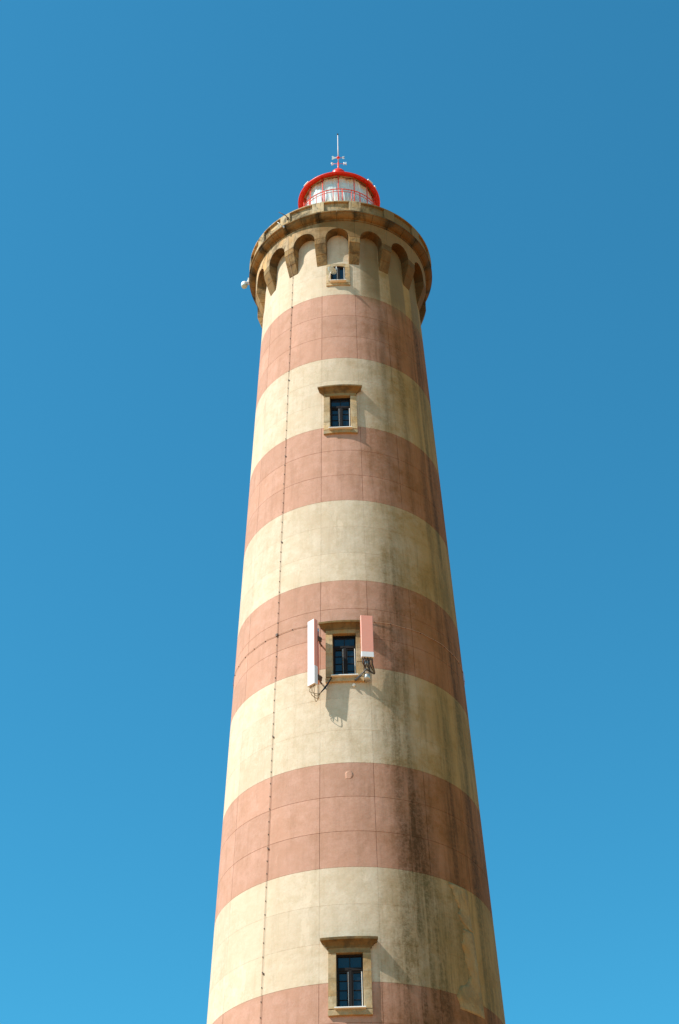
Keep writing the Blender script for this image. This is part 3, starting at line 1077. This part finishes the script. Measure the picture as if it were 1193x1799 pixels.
A1, N1, T1, Z1, po1 = antenna('tall panel antenna with a painted-pale sunlit face standing left of the cabled window', 'panel antennas by the window',
                             pol(-14.6, rs(31) + .50, 29.80), -43, .31, .145, 2.42, .66, m_radpale, (.22, .04), (-.42, 2.22), .035)
base1 = A1.location.copy()
for zq in (1.80, .34):
    m = MB()
    m.box(po1 + Z1 * zq, .075, .085, .085, (T1, N1, Z1))
    m.box(po1 + N1 * .12 + Z1 * zq, .04, .08, .035, (T1, N1, Z1))
    m.tube([po1 + Z1 * zq, po1 + Z1 * zq + T1 * .12 - N1 * .05], .03, 6)
    # arm back to the wall
    p0 = po1 + Z1 * zq
    wp = pol(-12.4, rs(base1.z + zq) - .02, base1.z + zq) - base1
    m.tube([p0, wp], .028, 8)
    m.build('clamp', m_rust, A1)
# jumper leads
con = MB()
for i in range(4):
    x = -.10 + .066 * i
    con.tube([T1 * x + N1 * .0 + Z1 * -.06, T1 * x + Z1 * .004], .016, 8)
con.build('connectors', m_tan, A1)
endp = pol(-7.6, rs(30.25) + .10, 30.22) - base1
for i in range(4):
    x = -.10 + .066 * i
    s = Vector(T1 * x)
    low = -.36 - .05 * i if i % 2 else -.26 - .03 * i
    mid = po1 + Z1 * (low) + T1 * (.02 - .02 * i) + N1 * .06
    gth = po1 + Z1 * (-.22) + T1 * .10
    P0, P1, P2, P3, P4 = s + Z1 * -.05, s + Z1 * (low * .75) + N1 * .02, mid, gth, gth + (endp - gth) * .5 + Z1 * (-.02 * i)
    ctrl = [P0, P1, P2, P3, P4, endp + Z1 * (.012 * i)]
    pts = []
    for q in range(len(ctrl) - 1):
        a_, b_, c_, d_ = ctrl[max(q - 1, 0)], ctrl[q], ctrl[q + 1], ctrl[min(q + 2, len(ctrl) - 1)]
        for t in range(8):
            u = t / 8
            pts.append(.5 * ((2 * b_) + (c_ - a_) * u + (2 * a_ - 5 * b_ + 4 * c_ - d_) * u * u + (3 * b_ - a_ - 3 * c_ + d_) * u ** 3))
    pts.append(ctrl[-1])
    m = MB()
    m.tube(pts[:25], .010, 6)
    m.tube(pts[24:], .016, 6, mi=1)
    m.build('lead', [m_tan, m_cable], A1)

A2, N2, T2, Z2, po2 = antenna('short pink panel antenna with a white foot right of the cabled window', 'panel antennas by the window',
                             pol(7.9, rs(31.2) + .42, 30.78), 8, .39, .13, 1.57, .19, m_radpink, (.22, .0), (-.62, 1.5), .045)
base2 = A2.location.copy()
m = MB()
for zq in (1.25,):
    wp = pol(8.2, rs(base2.z + zq) - .02, base2.z + zq) - base2
    m.tube([po2 + Z2 * zq, wp], .03, 8)
    m.box(po2 + N2 * .1 + Z2 * zq, .05, .1, .04, (T2, N2, Z2))
m.build('clamp', m_rust, A2)
m = MB()
m.lathe([(0, .16), (.05, .15), (.085, .08), (.085, -.02), (.07, -.09), (.0, -.10)], 14, po2 + N2 * .10 + Z2 * -.14)
m.build('tilt_joint', m_steel, A2)
m = MB()
m.lathe([(.0, .11), (.06, .10), (.10, .05), (.10, -.07), (.06, -.10), (0, -.10)], 14, po2 + Z2 * -.58)
m.tube([po2 + Z2 * -.58, pol(7.6, rs(30.1) - .02, 30.14) - base2], .05, 8)
m.build('lower_joint', m_steel, A2)
con = MB()
for i in range(7):
    x = -.15 + .05 * i
    con.tube([T2 * x + N2 * (.02 if i % 2 else -.02) + Z2 * -.09, T2 * x + N2 * (.02 if i % 2 else -.02) + Z2 * .004], .017, 8)
con.build('connectors', m_cable, A2)
endp = pol(3.2, rs(30.1) + .12, 30.10) - base2
for i in range(7):
    x = -.15 + .05 * i
    s = T2 * x + N2 * (.02 if i % 2 else -.02)
    gth = po2 + T2 * (-.06) + N2 * .12 + Z2 * (-.34 - .01 * i)
    if i < 2:
        ctrl = [s + Z2 * -.05, s + Z2 * -.2, gth, gth + (endp - gth) * .5, endp]
    else:
        bw = .16 + .02 * i if i > 3 else .1
        ctrl = [s + Z2 * -.05, s + Z2 * -.22 + T2 * .01, po2 + T2 * bw * .8 + N2 * .12 + Z2 * (-.40 - .02 * i), gth + T2 * .02, gth + (endp - gth) * .5 + Z2 * -.03, endp]
    ctrl[-1] = endp + T2 * (.014 * i - .05) + Z2 * (-.012 * (i % 3))
    pts = []
    for q in range(len(ctrl) - 1):
        a_, b_, c_, d_ = ctrl[max(q - 1, 0)], ctrl[q], ctrl[q + 1], ctrl[min(q + 2, len(ctrl) - 1)]
        for t in range(8):
            u = t / 8
            pts.append(.5 * ((2 * b_) + (c_ - a_) * u + (2 * a_ - 5 * b_ + 4 * c_ - d_) * u * u + (3 * b_ - a_ - 3 * c_ + d_) * u ** 3))
    pts.append(ctrl[-1])
    m = MB()
    m.tube(pts, .015, 6)
    m.build('lead', m_tan if i == 5 else m_cable, A2)
# small cable box below the sill
CBX = thing('cable_gland', 'small pale cable gland on the wall below the cabled window', 'cable gland')
m = MB()
m.tube([pol(2.2, rs(29.95) - .01, 29.95), pol(2.2, rs(29.95) + .08, 29.95)], .04, 10)
m.build('boss', m_white, CBX)
m = MB()
m.tube([pol(2.2, rs(29.95) + .07, 29.95), pol(2.2, rs(29.95) + .10, 29.94)], .022, 8)
m.build('nut', m_steel, CBX)

# ------------------------------------------------------------------ satellite dish at the top window
DS = thing('satellite_dish', 'small pale grey satellite dish at the arched top window', 'satellite dish')
dc = pol(-5.4, rs(49.5) + .30, 49.30)
DS.location = dc
dn = Vector((.35, -.05, .75)).normalized()
du = dn.cross(Vector((0, 0, 1))).normalized()
dv = du.cross(dn)
m = MB()
m.grid(lambda u, v_: (du * cos(u * 2 * pi) * .205 + dv * sin(u * 2 * pi) * .19) * v_ + dn * (.075 * v_ * v_ - .05), 28, 6, True, closed=True)
m.grid(lambda u, v_: (du * cos(u * 2 * pi) * .205 + dv * sin(u * 2 * pi) * .19) * v_ + dn * (.075 * v_ * v_ - .062), 28, 6, True, closed=True)
m.build('reflector', m_dishp, DS)
m = MB()
m.tube([dn * -.05, dn * -.14, pol(-8.6, rs(49.0) + .02, 48.98) - dc], .022, 8)
m.build('mount_arm', m_white, DS)
m = MB()
m.tube([dv * -.16, dv * -.10 + dn * .2], .012, 6)
m.box(dv * -.09 + dn * .21, .022, .022, .03)
m.build('feed_arm', m_white, DS)
